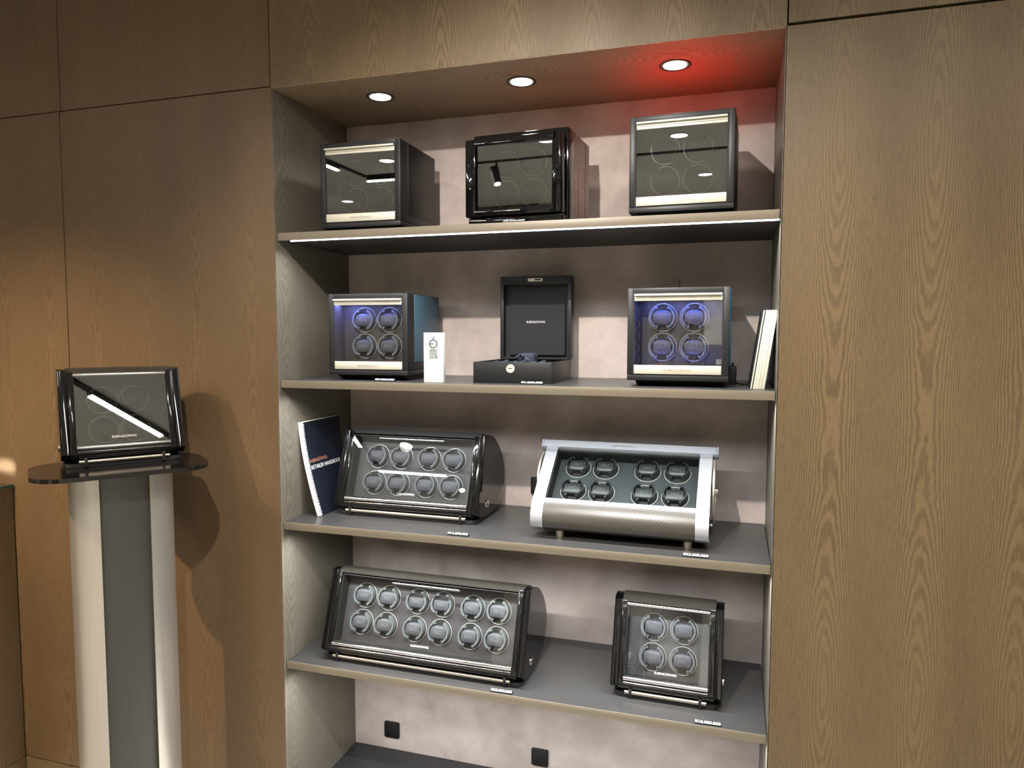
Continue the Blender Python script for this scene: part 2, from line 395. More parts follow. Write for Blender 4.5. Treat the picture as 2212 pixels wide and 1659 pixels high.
# ------------------------------------------------------------------ the display niche
nic = bpy.data.objects.new('wall_niche', None); C.objects.link(nic); nic.location = (.75, 0, 0); nic['kind'] = 'structure'
def np_(mb, name, mat): return mb.build(name, mat, nic, loc=(-.75, 0, 0), smooth=False)
np_(MB().box(-.018, 0, .0119, D+.0, ZB-.02, ZT, .0003, 1).box(-.0016, 0, YF+.001, .0125, ZB-.02, ZT), 'side_panel', M_lining)
np_(MB().box(1.5, 1.518, .0119, D+.0, ZB-.02, ZT, .0003, 1).box(1.5, 1.5016, YF+.001, .0125, ZB-.02, ZT), 'side_panel', M_lining)
np_(MB().box(-.018, 1.518, .0119, D+.018, ZT, ZT+.0179).box(0, 1.5, YF+.001, .0125, ZT, ZT+.0016), 'top_panel', M_topwood)
np_(MB().box(-.018, 1.518, D, D+.018, ZB-.02, ZT), 'back_panel', M_back)
np_(MB().box(0, 1.5, .0, D, ZB-.02, ZB).box(0, 1.5, YF+.002, .012, ZB-.005, ZB), 'bottom_panel', M_dkshelf)
STRIP = [11, 15, 17, 14]
def area(name, loc, size, energy, col, rot=(0, 0, 0), spread=pi, parent=None, shape='DISK', sy=None):
    l = bpy.data.lights.new(name, 'AREA'); l.shape = shape; l.size = size; l.energy = energy; l.color = col; l.spread = spread
    if sy: l.size_y = sy
    o = bpy.data.objects.new(name, l); C.objects.link(o); o.location = loc; o.rotation_euler = rot; o.parent = parent; return o
def spot(name, loc, target, energy, col, ang, blend=.3, r=.02, parent=None):
    l = bpy.data.lights.new(name, 'SPOT'); l.energy = energy; l.color = col; l.spot_size = radians(ang); l.spot_blend = blend; l.shadow_soft_size = r
    o = bpy.data.objects.new(name, l); C.objects.link(o); o.location = loc; o.parent = parent
    d = Vector(target)-Vector(loc); o.rotation_euler = d.to_track_quat('-Z', 'Y').to_euler(); return o
ords = ['topmost', 'second', 'third', 'lowest']
for i, z in enumerate(SH):
    lab = ['topmost shelf with glowing strip light under its front edge', 'second shelf down, carrying the open jewellery box and blue-lit cubes',
           'third shelf down, carrying the spiral-bound handbook and silver winder', 'lowest shelf, carrying the twelve-rotor winder'][i]
    s_ = thing('shelf', lab, 'shelf', (.75, 0, z-TH), 0, 'shelves in the niche')
    MB().box(-.7475, .7475, .0022, D-.0005, .0012, TH).build('board', M_shelf, s_, smooth=False)
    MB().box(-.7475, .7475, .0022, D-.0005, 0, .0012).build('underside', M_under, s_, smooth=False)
    MB().box(-.7478, .7478, 0, .0024, -.0004, TH+.0004, .0005, 2).build('edge_strip', M_edge, s_)
    zst = -.0035 if i == 0 else -.0004
    MB().box(-.705, .7475, .005, .011, zst, .0002).build('light_strip', E_strip, s_, smooth=False)
    area('shelf_strip_lamp', (.02, .0075, -.005), 1.44, STRIP[i], (.93, .96, 1), rot=(0, 0, 0), spread=radians(140), parent=s_, shape='RECTANGLE', sy=.006)

# niche downlights
for i, (x, nm) in enumerate(((.285, 'left of the three round downlights in the niche soffit'), (.760, 'middle of the three round downlights in the niche soffit'), (1.216, 'right of the three round downlights, set in the red glow'))):
    t = thing('niche_downlight', nm, 'downlight', (x, .163, ZT), 0, 'downlights in the niche soffit')
    MB().ring((0, 0, -.0008), .0425, .0028, 40, 8, 'z', sq=.6).build('trim_ring', M_bmatte, t)
    b = bmesh.new(); prof = [(.040, -.0012), (.036, -.0006), (.030, -.0004)]
    MB().cyl((0, 0, -.0014), (0, 0, -.0004), .0395, 40).build('reflector', M_chrome, t)
    MB().cyl((0, 0, -.0022), (0, 0, -.0013), .033, 36).build('lens', E_lamp, t)
    spot('niche_downlight_lamp', (0, 0, -.006), (0, 0, -1), 13, (1, .93, .84), 128, .8, .022, t)

# ------------------------------------------------------------------ watch rotors (shared meshes)
def rotor_meshes(dark):
    mr, mc, ml = (M_rot, M_cush, M_letterd) if dark == 1 else ((M_rotg, M_cushg, M_letter) if dark == 0 else (M_rot, M_cush, M_letter))
    R = {}
    R['rotor'] = MB().cyl((0, -.0009, 0), (0, 0, 0), .0365, 36).cyl((0, -.006, 0), (0, 0, 0), .017, 20).mesh('rotor', M_bmatte)
    R['rim'] = MB().ring((0, -.0012, 0), .0385, .0013, 48, 6).mesh('rim', M_rim)
    for sgn, nm in ((1, 'cradle_arm'), (-1, 'cradle_arm.')):
        b = MB(); n = 14; a0, a1 = radians(-54), radians(54)
        pts = [((.0345*cos(a0+(a1-a0)*k/n))*sgn, .0345*sin(a0+(a1-a0)*k/n)) for k in range(n+1)]
        pts += [((.0290*cos(a1-(a1-a0)*k/n))*sgn, .0290*sin(a1-(a1-a0)*k/n)) for k in range(n+1)]
        b.face_xz(pts, -.023, -.001, .0011)
        for s2 in (1, -1):
            b.face_xz([(.0205*sgn, .0275*s2), (.0145*sgn, .0215*s2), (.0120*sgn, .0240*s2), (.0150*sgn, .0318*s2), (.0190*sgn, .0300*s2)], -.019, -.001, .0008)
        R[nm] = b.mesh('cradle_arm', mr)
    prof = []; hz = .0205
    for k in range(17):
        a = pi*k/16; z = -hz*cos(a); y = -.007-.012*(max(0, sin(a))**.5)
        prof.append((y, z))
    prof = [(-.001, -hz)]+prof+[(-.001, hz)]
    R['cushion'] = MB().prism(prof, -.0248, .0248, .0045, 3).mesh('cushion', mc)
    me = text_mesh('B&Z', .0145, .0002, -.0003); bm = bmesh.new(); bm.from_mesh(me); bm.transform(at(0, -.0193, 0) @ FRONT); bm.to_mesh(me); bm.free()
    me.materials.clear(); me.materials.append(ml); me.name = 'lettering'; R['lettering'] = me
    return R
ROT = {0: rotor_meshes(0), 1: rotor_meshes(1)}
def rotor(parent, loc, tilt, kind=0, flip=False, s=1.04):
    R = ROT[kind]; o = link('rotor', R['rotor'], parent, loc, (-tilt, 0, 0)); o.scale = (s, s, s)
    for k in ('rim', 'cradle_arm', 'cradle_arm.', 'cushion', 'lettering'):
        c = link(k.strip('.'), R[k], o)
        if k == 'lettering' and flip: c.rotation_euler = (0, pi, 0)
    return o

# ------------------------------------------------------------------ cube winders
def cube_winder(label, loc, rz, w, h, d, b, side=None, top=None, rots=(), ry=.072, gl=None, inside=None, rk=1, leds=None, mirror=False):
    t = thing('cube_watch_winder', label, 'watch winder', loc, rz, 'cube watch winders on the two upper shelves'); z0, z1 = b, b+h; T = .016
    MB().box(0, T, 0, d, z0+T, z1, .0012).box(w-T, w, 0, d, z0+T, z1, .0012).box(T-.002, w-T+.002, 0, d, z1-T, z1, .0012).box(.0, w, d-.012, d, z0, z1, .0015).build('housing', M_bsatin, t)
    MB().box(0, w, -.0015, d, z0, z0+T-.0012, .0012).build('bottom_rail', M_bsatin, t)
    MB().box(w-.0005, w+.0012, .058, d-.004, z0+.042, z1-.002, .0006).build('side_panel', side or M_char, t)
    if top: MB().box(.004, w-.004, .004, d-.006, z1-.0006, z1+.0012, .0005).build('top_panel', top, t)
    MB().prism([(.014, z0), (.05, 0), (d-.03, 0), (d-.01, z0)], .022, w-.022).build('plinth', M_bmatte, t)
    # inner lining and back panel
    MB().box(T, T+.003, .004, ry+.02, z0+T, z1-T).box(w-T-.003, w-T, .004, ry+.02, z0+T, z1-T).box(T, w-T, .004, ry+.02, z1-T-.003, z1-T).box(T, w-T, .004, ry+.02, z0+T, z0+T+.003).build('lining', inside or M_int, t)
    MB().box(T, w-T, ry, ry+.004, z0+T, z1-T).build('rotor_panel', inside or M_int, t)
    for (x, z) in rots: rotor(t, (x, ry-.001, z), 0, rk)
    zh = z1-.0175; a, e = .0195, w-.0195
    hb = MB().box(a, e, -.0005, .010, zh-.0185, zh-.0065, .0006).box(a, e, -.009, .010, zh-.0045, zh+.0008, .0008).box(a, e, .001, .010, zh-.0075, zh-.004).build('handle_bar', M_champ, t)
    MB().box(a+.002, e-.002, -.0008, .0002, zh-.0120, zh-.0095).build('groove', M_engr, hb)
    st = MB().box(a, e, -.0005, .009, z0+.0185, z0+.0435, .0006).build('name_strip', M_champ, t)
    lettering('lettering', BRAND, .074, M_engr, st, at(w/2+.001, -.0006, z0+.031) @ FRONT, .0085, thin=-.008)
    MB().box(a, e, .002, .006, z0+.0435, zh-.0185).build('glass_pane', gl or M_glass, t, smooth=False)
    MB().box(T, a-.0012, -.0003, .010, z0+T, z1-T).build('hinge_stile', M_bmatte, t); MB().box(e+.0012, w-T, -.0003, .010, z0+T, z1-T).build('hinge_stile', M_bmatte, t)
    if leds:
        for (x, z, sx, sz, en, col) in leds:
            area('winder_light', (x, .03, z), sx, en, col, rot=((0 if sz > 0 else pi), 0, 0), parent=t, shape='RECTANGLE', sy=.02)
    return t
def turn_pane(o, centre, yaw, pitch):
    c = Vector(centre); M = Matrix.Translation(c) @ Matrix.Rotation(yaw, 4, 'Z') @ Matrix.Rotation(-pitch, 4, 'X') @ Matrix.Translation(-c)
    o.data.transform(M)
A_ = cube_winder('black cube watch winder at the left end of the topmost shelf', (.114, .075, SH[0]), .016, .279, .266, .282, .02,
    rots=[(.09, .204), (.18, .204), (.09, .116), (.18, .116)], gl=M_glassr)
D_ = cube_winder('black cube winder with teal-grey side panel, beside the white award block', (.136, .074, SH[1]), .052, .273, .26, .29, .017, side=M_teal,
    rots=[(.095, .195), (.1835, .195), (.095, .109), (.1835, .109)], gl=M_glass, inside=M_brown, rk=0,
    leds=[(.05, .245, .06, 1, .45, (.2, .26, 1)), (.15, .245, .14, 1, .25, (.3, .34, 1))])
C_ = cube_winder('black cube winder at the right end of the topmost shelf, below the red glow', (1.102, .074, SH[0]), -.030, .282, .264, .28, .02, top=M_red,
    rots=[(.090, .204), (.181, .204), (.090, .118), (.181, .118)], gl=M_glassr)
F_ = cube_winder('black cube winder glowing blue inside, left of the leaning booklets', (1.1005, .0825, SH[1]), -.012, .279, .2612, .275, .0173, side=M_blue,
    rots=[(.092, .197), (.181, .197), (.092, .111), (.181, .111)], gl=M_glassm, inside=M_brown, rk=0,
    leds=[(.14, .245, .2, 1, .8, (.16, .24, 1)), (.14, .06, .2, -1, .25, (.16, .22, 1))])
MB().cyl((.135, .10, .271), (.135, .10, .298), .0022, 10).cyl((.135, .10, .298), (.135, .10, .304), .0028, 10).build('key_pin', M_dchrome, F_)

for w_, yw, pt in ((A_, -.0108, -.003), (C_, .0071, -.0059)):
    turn_pane([c for c in w_.children if c.name.startswith('glass_pane')][0], (.14, .004, .15), yw, pt)
# ------------------------------------------------------------------ piano black winder
B_ = thing('glossy_watch_winder', 'glossy piano-black winder with reddish wood sides in the middle of the topmost shelf', 'watch winder', (.623, .06, SH[0]), -.068)
dr = MB()
dr.box(-.008, .026, 0, .048, .029, .256, .005, 3).box(.263, .291, 0, .048, .029, .256, .005, 3).box(.01, .28, 0, .048, .232, .256, .005, 3).box(.01, .28, 0, .048, .029, .053, .005, 3)
dob = dr.build('door', M_bgloss, B_)
lettering('lettering', BRAND, .040, M_white, dob, at(.147, -.0004, .0425) @ FRONT, .0045)
MB().box(.0335, .265, .003, .007, .051, .234).build('door_glass', M_glassr, dob, smooth=False)
MB().sphere((.010, -.002, .112), .0032).build('door_knob', M_chrome, dob)
turn_pane([c for c in dob.children if c.name.startswith('door_glass')][0], (.149, .005, .14), .030, -.0112)
MB().box(-.004, .297, .056, .110, .006, .281, .003, 3).build('front_frame', M_bgloss, B_)
MB().box(-.002, .2955, .110, .285, .006, .280, .002).box(.2953, .2962, .116, .158, .012, .276).box(.2953, .2962, .166, .236, .012, .276).box(.2953, .2962, .244, .284, .012, .276).build('wood_case', M_ebony, B_)
MB().box(-.002, .292, .012, .056, .003, .0275, .003, 3).build('lower_rail', M_bgloss, B_)
MB().box(.01, .28, .03, .27, 0, .006).build('plinth', M_bmatte, B_)
MB().box(.028, .262, .051, .0555, .035, .25).build('rotor_panel', M_int, B_)
for x in (.105, .192):
    for z in (.187, .0985): rotor(B_, (x, .05, z), 0, 1)

# ------------------------------------------------------------------ reclined winders
BODY = [(.105, .278), (.165, .258), (.232, .203), (.268, .135), (.258, .065), (.205, .024), (.13, .0135), (.05, .016), (.004, .026)]
def tilt_pt(s, t, zb=.065, off=0.0): return (s*sin(t)-cos(t)*off, zb+s*cos(t)+sin(t)*off)
def tilted_winder(name, label, loc, rz, W, L, rots, rk=0, cat='watch winder', handle=True, group=None, panel=None, top=None, lock=1, gl=None, brand_x=.5, flipfirst=False, t=.333, body=True, rail=None):
    o = thing(name, label, cat, loc, rz, group)
    f0 = tilt_pt(-.027, t, off=.005); f1 = tilt_pt(L+.014, t, off=.006)
    arc = catmull([f1]+BODY+[f0], 5)
    cheek = arc
    for nm, x0, x1 in (('side_cheek', -.040, -.0172), ('side_cheek', W+.0172, W+.040)):
        MB().prism(cheek, x0, x1, .009, 4).build(nm, M_bgloss, o)
    # rails beside the glass
    for x0, x1 in ((-.0170, -.0015), (W+.0015, W+.0170)):
        q = [tilt_pt(-.026, t, off=.003), tilt_pt(L+.012, t, off=.003), tilt_pt(L+.012, t, off=-.012), tilt_pt(-.026, t, off=-.012)]
        MB().prism(q, x0, x1, .002, 2, True).build('side_rail', rail or M_railm, o)
    # body shell behind
    sh = catmull([tilt_pt(L+.006, t, off=-.001)]+BODY+[tilt_pt(-.026, t, off=-.004), tilt_pt(-.012, t, off=-.002)], 5)
    k = 9
    MB().strip(sh[:k+1], -.0172, W+.0172, .004).build('top_cover', top or M_carbond, o)
    MB().strip(sh[k:], -.0172, W+.0172, .004).build('body_shell', M_bgloss, o)
    # interior
    dpt = .050
    def P(u, v, dd): y, z = tilt_pt(v, t, off=-dd); return (u, y, z)
    q = [tilt_pt(0, t, off=-.004), tilt_pt(L, t, off=-.004), tilt_pt(L, t, off=-dpt-.004), tilt_pt(0, t, off=-dpt-.004)]
    MB().prism(q, -.0015, .0015).prism(q, W-.0015, W+.0015)\
        .prism([tilt_pt(L, t, off=-.004), tilt_pt(L+.002, t, off=-.004), tilt_pt(L+.002, t, off=-dpt), tilt_pt(L, t, off=-dpt)], 0, W)\
        .prism([tilt_pt(-.002, t, off=-.004), tilt_pt(0, t, off=-.004), tilt_pt(0, t, off=-dpt), tilt_pt(-.002, t, off=-dpt)], 0, W).build('lining', M_int, o)
    MB().prism([tilt_pt(0, t, off=-dpt), tilt_pt(L, t, off=-dpt), tilt_pt(L, t, off=-dpt-.003), tilt_pt(0, t, off=-dpt-.003)], 0, W).build('rotor_panel', panel or M_taupe, o)
    for i, (u, v) in enumerate(rots): rotor(o, P(u, v, dpt-.0005), t, rk, flip=(flipfirst and i == 0))
    gp = MB().prism([tilt_pt(-.004, t, off=0), tilt_pt(L, t, off=0), tilt_pt(L, t, off=-.0035), tilt_pt(-.004, t, off=-.0035)], 0, W).build('glass_pane', gl or M_glass, o, smooth=False)
    y, z = tilt_pt(.019, t, off=.0003)
    lettering('lettering', BRAND, .063, M_white, gp, at(W*brand_x, y, z) @ Matrix.Rotation(-t, 4, 'X') @ FRONT, .0078)
    # chrome bars
    y, z = tilt_pt(-.008, t, off=.001); y2, z2 = tilt_pt(-.021, t, off=.000)
    MB().cyl((-.001, y, z), (W+.001, y, z), .0068, 20).build('lower_chrome_bar', M_chrome, o)
    MB().cyl((-.001, y2, z2), (W+.001, y2, z2), .0052, 16).build('lower_chrome_bar', M_dchrome, o)
    y, z = tilt_pt(L+.003, t, off=.003)
    if handle:
        y, z = tilt_pt(L-.010, t, off=.008)
        y1, z1 = tilt_pt(L-.006, t, off=0)
        hx = W*.5
        MB().cyl((hx-.118, y, z), (hx+.118, y, z), .0038, 14, bev=.001).cyl((hx-.10, y, z), (hx-.10, y1, z1), .003, 10).cyl((hx+.10, y, z), (hx+.10, y1, z1), .003, 10).build('handle', M_chrome, o)
    else:
        MB().cyl((-.001, y, z), (W+.001, y, z), .0052, 16).build('upper_chrome_bar', M_chrome, o)
    # rod on the foot
    ry0, rz0 = -.006, .0175
    rod = MB().cyl((.003, ry0, rz0), (W-.003, ry0, rz0), .0056, 16).build('foot_rod', M_satin, o)
    MB().cyl((.024, .006, .030), (W-.024, .006, .030), .0026, 10).build('thin_rod', M_satin, o)
    for cx in (.020, W-.020): MB().box(cx-.0045, cx+.0045, ry0-.0065, .02, .003, .030, .002).build('rod_clamp', M_bmatte, rod)
    MB().plan(rrect(-.030, W+.030, -.004, .205, .02, 5), 0, .0125, .002).build('base_plate', M_bmatte, o)
    # lock
    sx = W+.040 if lock > 0 else -.040
    lk = MB().cyl((sx-.004*lock, .078, .052), (sx+.003*lock, .078, .052), .0125, 28, bev=.001).build('lock', M_chrome, o)
    MB().cyl((sx+.003*lock, .078, .052), (sx+.0036*lock, .078, .052), .0055, 16).build('keyhole', M_bmatte, lk)
    return o
R8 = [(.0765, .147), (.1655, .147), (.2695, .147), (.3585, .147), (.0765, .056), (.1655, .056), (.2695, .056), (.3585, .056)]
G_w = tilted_winder('reclined_watch_winder', 'glossy black eight-rotor winder beside the spiral-bound handbook', (.1445, .151, SH[2]), -.002, .4385, .2105, R8, rk=0, panel=M_taupe,
    top=M_shelf, gl=M_glassm, group='reclined black watch winders')
R12 = [(.3105+g+s, v) for v in (.152, .065) for g in (-.194, 0, .194) for s in (-.0444, .0444)]
I_w = tilted_winder('reclined_watch_winder', 'long black twelve-rotor winder with carbon-fibre top on the lowest shelf', (.143, .057, SH[3]), -.004, .620, .213, R12, rk=0, panel=M_taupe2,
    gl=M_glass, group='reclined black watch winders', flipfirst=True)
R4 = [(.076, .144), (.165, .144), (.076, .057), (.165, .057)]
J_w = tilted_winder('reclined_watch_winder', 'black four-rotor winder at the right end of the lowest shelf', (1.100, .10, SH[3]), -.016, .2405, .203, R4, rk=0, panel=M_taupe,
    gl=M_glassm, handle=False, group='reclined black watch winders')
K_w = tilted_winder('reclined_watch_winder', 'black four-rotor winder standing on the metal pedestal', (-.382, -.416, 1.3172), .899, .241, .205, [(.0735, .142), (.158, .144), (.0735, .052), (.158, .052)], rk=0, panel=M_taupe,
    gl=M_glassr, handle=False, group='reclined black watch winders', lock=-1)
MB().box(.26, .34, .262, .272, .10, .17, .003).build('back_cover', M_bmatte, I_w)

turn_pane([c for c in G_w.children if c.name.startswith('glass_pane')][0], (.2192, .034, .164), .030, .0065)
turn_pane([c for c in K_w.children if c.name.startswith('glass_pane')][0], (.12, .034, .16), -.004, -.0115)
# ------------------------------------------------------------------ silver winder
tH = .9; zH = .116; WH = .443; LH = .206
H_ = thing('silver_watch_winder', 'silver eight-rotor winder with carbon-fibre front on four small feet', 'watch winder', (.856, .10, SH[2]+.0006), -.011)
def hp(s, off=0): return tilt_pt(s, tH, zH, off)
low = [hp(-.012, .003), (-.026, .092), (-.036, .070), (-.036, .048), (-.024, .029), (-.002, .020), (.03, .018)]
side = catmull([hp(LH-.004, .004), hp(LH*.5, .004)]+low, 5)
for x0, x1 in ((-.0375, -.0005), (WH+.0005, WH+.0375)):
    MB().strip(side, x0, x1, .004).build('side_band', M_alu, H_)
sidepoly = catmull([hp(LH-.004, 0), hp(LH*.5, 0)]+[(y+.004, z+.001) for y, z in low], 5)+[(.20, .018), (.235, .05), (.245, .12), (.225, .2)]
for x0, x1 in ((-.030, -.004), (WH+.004, WH+.030)):
    MB().prism(sidepoly, x0, x1).build('side_cheek', M_bsatin, H_)
MB().strip(catmull([hp(-.010, -.001)]+[(y+.001, z) for y, z in low], 5), -.0004, WH+.0004, .004).build('front_roll', M_carbon, H_)
MB().strip(catmull([(.03, .0185), (.17, .018), (.222, .035), (.24, .09), (.238, .15), (.20, .225), (.163, .252)], 5)[::1], -.004, WH+.004, .004).build('back_shell', M_bsatin, H_)
MB().prism([hp(-.012, .004), hp(-.002, .004), hp(-.002, -.004), hp(-.012, -.004)], -.0004, WH+.0004, .0008).build('front_trim', M_alux, H_)
q = [hp(0, -.004), hp(LH, -.004), hp(LH, -.052), hp(0, -.052)]
MB().prism(q, -.0005, .003).prism(q, WH-.003, WH+.0005).prism([hp(0, -.004), hp(0, -.052), hp(.003, -.052), hp(.003, -.004)], 0, WH).prism([hp(LH-.003, -.004), hp(LH-.003, -.052), hp(LH, -.052), hp(LH, -.004)], 0, WH).build('lining', M_bmatte, H_)
MB().prism([hp(0, -.050), hp(LH, -.050), hp(LH, -.053), hp(0, -.053)], 0, WH).build('rotor_panel', M_dkpanel, H_)
for u in (.066, .155, .286, .377):
    for v in (.168, .073):
        y, z = hp(v, -.0495); rotor(H_, (u, y, z), tH, 1)
MB().prism([hp(-.003, .002), hp(LH, .002), hp(LH, -.0015), hp(-.003, -.0015)], 0.001, WH-.001).build('glass_pane', M_glass, H_, smooth=False)
br = MB().prism([hp(LH-.004, .012), hp(LH+.020, .016), hp(LH+.032, .004), hp(LH+.030, -.018), hp(LH+.002, -.018), hp(LH-.004, -.004)], -.048, WH+.048, .0015, 2).build('lid_bar', M_alux, H_)
y, z = hp(LH+.008, .0146)
lettering('lettering', BRAND, .062, M_engr, br, at(WH*.47, y, z) @ Matrix.Rotation(-tH-.16, 4, 'X') @ FRONT, .006)
MB().prism([hp(LH-.005, .012), hp(LH+.021, .016), hp(LH+.033, .004), hp(LH+.031, -.019), hp(LH+.002, -.019), hp(LH-.005, -.004)], -.055, -.0482, .002, 2).prism([hp(LH-.005, .012), hp(LH+.021, .016), hp(LH+.033, .004), hp(LH+.031, -.019), hp(LH+.002, -.019), hp(LH-.005, -.004)], WH+.0482, WH+.055, .002, 2).build('end_cap', M_alux, br)
for sx, x in ((-1, -.044), (1, WH+.044)):
    dk = MB().cyl((x-.002, .165, .135), (x+.002, .165, .135), .098, 56, bev=.0008).build('side_disc', M_wing, H_)
    MB().cyl((x-.010, .165, .135), (x-.002, .165, .135), .02, 20).cyl((x+.002, .165, .135), (x+.010, .165, .135), .012, 20).build('disc_hub', M_chrome, dk)
MB().cyl((WH+.032, .01, .07), (WH+.040, .01, .07), .004, 12).sphere((WH+.042, .01, .07), .005).build('release_knob', M_chrome, H_)
for x, y in ((.045, .005), (WH-.022, .005), (.045, .19), (WH-.022, .19)):
    MB().cyl((x, y, .0), (x, y, .020), .0132, 24).build('foot', M_satin, H_)

# ------------------------------------------------------------------ open jewellery box
E_ = thing('jewellery_box', 'open black lacquered box with upright lid, black suede lining and round keyhole plate', 'jewellery box', (.632, .08, SH[1]), .013)
MB().box(0, .245, 0, .010, 0, .064, .0008).box(0, .010, .010, .283, 0, .064, .0008).box(.235, .245, .010, .283, 0, .064, .0008).box(.01, .235, .273, .283, 0, .064, .0008).box(.005, .24, .005, .278, .0, .006).build('box_base', M_bsatin, E_)
MB().box(.011, .234, .011, .272, .006, .050).box(.011, .017, .011, .272, .05, .058).box(.228, .234, .011, .272, .05, .058).build('cloth_lining', M_cloth, E_)
lid = MB().box(.006, .018, .258, .30, .065, .341, .0008).box(.238, .250, .258, .30, .065, .341, .0008).box(.018, .238, .258, .30, .313, .341, .0008).box(.018, .238, .258, .30, .065, .072).box(.008, .248, .294, .30, .066, .340).build('lid', M_bsatin, E_)
MB().box(.018, .238, .286, .294, .072, .313).build('lid_lining', M_bmatte, lid)
pd = MB().box(.034, .228, .268, .287, .076, .248, .006, 3).build('lid_pad', M_suede, lid)
lettering('lettering', BRAND, .064, M_white, pd, at(.128, .2676, .190) @ FRONT, .0085)
lp = MB().face_xz([(x, z) for x, z in rrect(.102, .154, .3235, .334, .0052, 6)], .2562, .2585, .0004).build('latch_plate', M_champ, lid)
MB().box(.126, .147, .2558, .2568, .3268, .3312).build('latch_slot', M_bmatte, lp)
lk = MB().cyl((.119, -.0022, .045), (.119, .001, .045), .0130, 36, bev=.0008).ring((.119, -.0024, .045), .008, .0006, 32, 6).build('lock_plate', M_champ, E_)
MB().cyl((.119, -.0030, .045), (.119, -.002, .045), .0020, 12).box(.1125, .1255, -.0030, -.002, .0442, .0462).build('keyhole', M_bmatte, lk)
pl = MB().box(.10, .155, .14, .20, .048, .088, .012, 4).build('jewellery_pillow', M_cloth, E_)
b = MB()
for k in range(7):
    a = k*2.4; b.tube([(.118, .137, .074), (.118+.012*cos(a), .128-.004*k % .01, .074+.010*sin(a)), (.118+.024*cos(a*1.1), .126, .066+.008*sin(a))], .0022, 6)
b.build('ribbon_bow', M_navy, pl)
b = MB()
for k in range(6):
    b.tube([(.03+.03*k, .03+.02*(k % 3), .052), (.05+.03*k, .09, .060+.003*(k % 2)), (.045+.03*k, .16, .053)], .006, 8)
b.build('cloth_fold', M_cloth, E_)

# ------------------------------------------------------------------ award block
AW = thing('award_block', 'white acrylic award block with black ring emblem and the year 2018', 'award', (.482, .047, SH[1]), .12)
ab = MB().box(0, .0625, 0, .025, 0, .153, .0015).build('acrylic_block', M_acryl, AW)
MB().box(.0045, .058, -.0004, .001, .006, .1475).build('frosted_core', M_acin, AW)
em = MB().ring((.031, -.0006, .1185), .0118, .0015, 40, 6, sq=.4)
em.box(.0302, .0318, -.0011, -.0001, .1295, .136)
em.tube([(.0262, -.0006, .1412), (.0275, -.0006, .1375), (.031, -.0006, .1358), (.0345, -.0006, .1375), (.0358, -.0006, .1412)], .0009, 6)
em.tube([(.0200, -.0006, .1185), (.0262, -.0006, .1185), (.0300, -.0006, .1225)], .0011, 6).tube([(.0262, -.0006, .1185), (.0300, -.0006, .1145)], .0011, 6)
em.build('ring_emblem', M_bmatte, AW)
for tx, z, hh in (('GERMAN', .1005, .0042), ('DESIGN', .0955, .0042), ('AWARD', .0900, .0042), ('WINNER', .0848, .0040), ('2018', .0772, .0078)):
    lettering('lettering', tx, .0250, M_bmatte, AW, at(.031, -.0006, z) @ FRONT, hh, thin=.012)

# ------------------------------------------------------------------ handbook
HB = thing('handbook', 'navy spiral-bound handbook leaning bent against the left wall of the niche', 'book', (0, 0, SH[2]))
def hx(z): return .007+.068*(1-min(1, z/.318))**1.5
def hslab(y0, y1, o0, o1, name, mat, parent, ztop=.318, z0=.0, n=18):
    bm = bmesh.new(); rows = []
    for k in range(n+1):
        z = z0+(ztop-z0)*k/n; x = hx(z)
        rows.append([bm.verts.new((x+o0, y0, z)), bm.verts.new((x+o1, y0, z)), bm.verts.new((x+o1, y1, z)), bm.verts.new((x+o0, y1, z))])
    for a, c in zip(rows, rows[1:]):
        for i in range(4): bm.faces.new((a[i], a[(i+1) % 4], c[(i+1) % 4], c[i]))
    bm.faces.new(rows[0][::-1]); bm.faces.new(rows[-1]); bmesh.ops.recalc_face_normals(bm, faces=bm.faces[:])
    me = bpy.data.meshes.new(name); bm.to_mesh(me); bm.free(); me.materials.append(mat)
    for p in me.polygons: p.use_smooth = True
    me.set_sharp_from_angle(angle=radians(30)); return link(name, me, parent)
hslab(.104, .330, -.004, .0025, 'pages', M_cream, HB, .3165)
cv = hslab(.108, .335, .0026, .0036, 'cover', M_navy, HB, .314, .0005)
hslab(.100, .335, -.0055, -.0042, 'back_cover', M_navy, HB, .3175)
b = MB()
for k in range(44):
    z = .006+k*.0070; x = hx(z)
    b.box(x-.002, x+.0058, .0925, .1090, z-.0021, z+.0021, .0006)
b.build('comb_spine', M_white, HB)
hslab(.0935, .100, -.006, .0040, 'comb_back', M_white, HB, .316, .002)
def cover_text(txt, y, z, wd, hh, mat):
    me = text_mesh(txt, 1.0, 0, 0, 'CENTER'); xs = [v.co.x for v in me.vertices]; ys = [v.co.y for v in me.vertices]
    w = max(xs)-min(xs); h = max(ys)-min(ys); me.name = 'lettering'
    for v in me.vertices:
        a = (v.co.x-min(xs))/w*wd+y; c = z+(v.co.y-min(ys))/h*hh; v.co = Vector((hx(c)+.0040, a, c))
    me.materials.clear(); me.materials.append(mat); link('lettering', me, cv)
cover_text(BRAND, .116, .176, .105, .0135, M_copper); cover_text('RETAILER HANDBOOK', .116, .153, .185, .0135, M_white)
cover_text('&', .288, .128, .02, .02, M_letter)

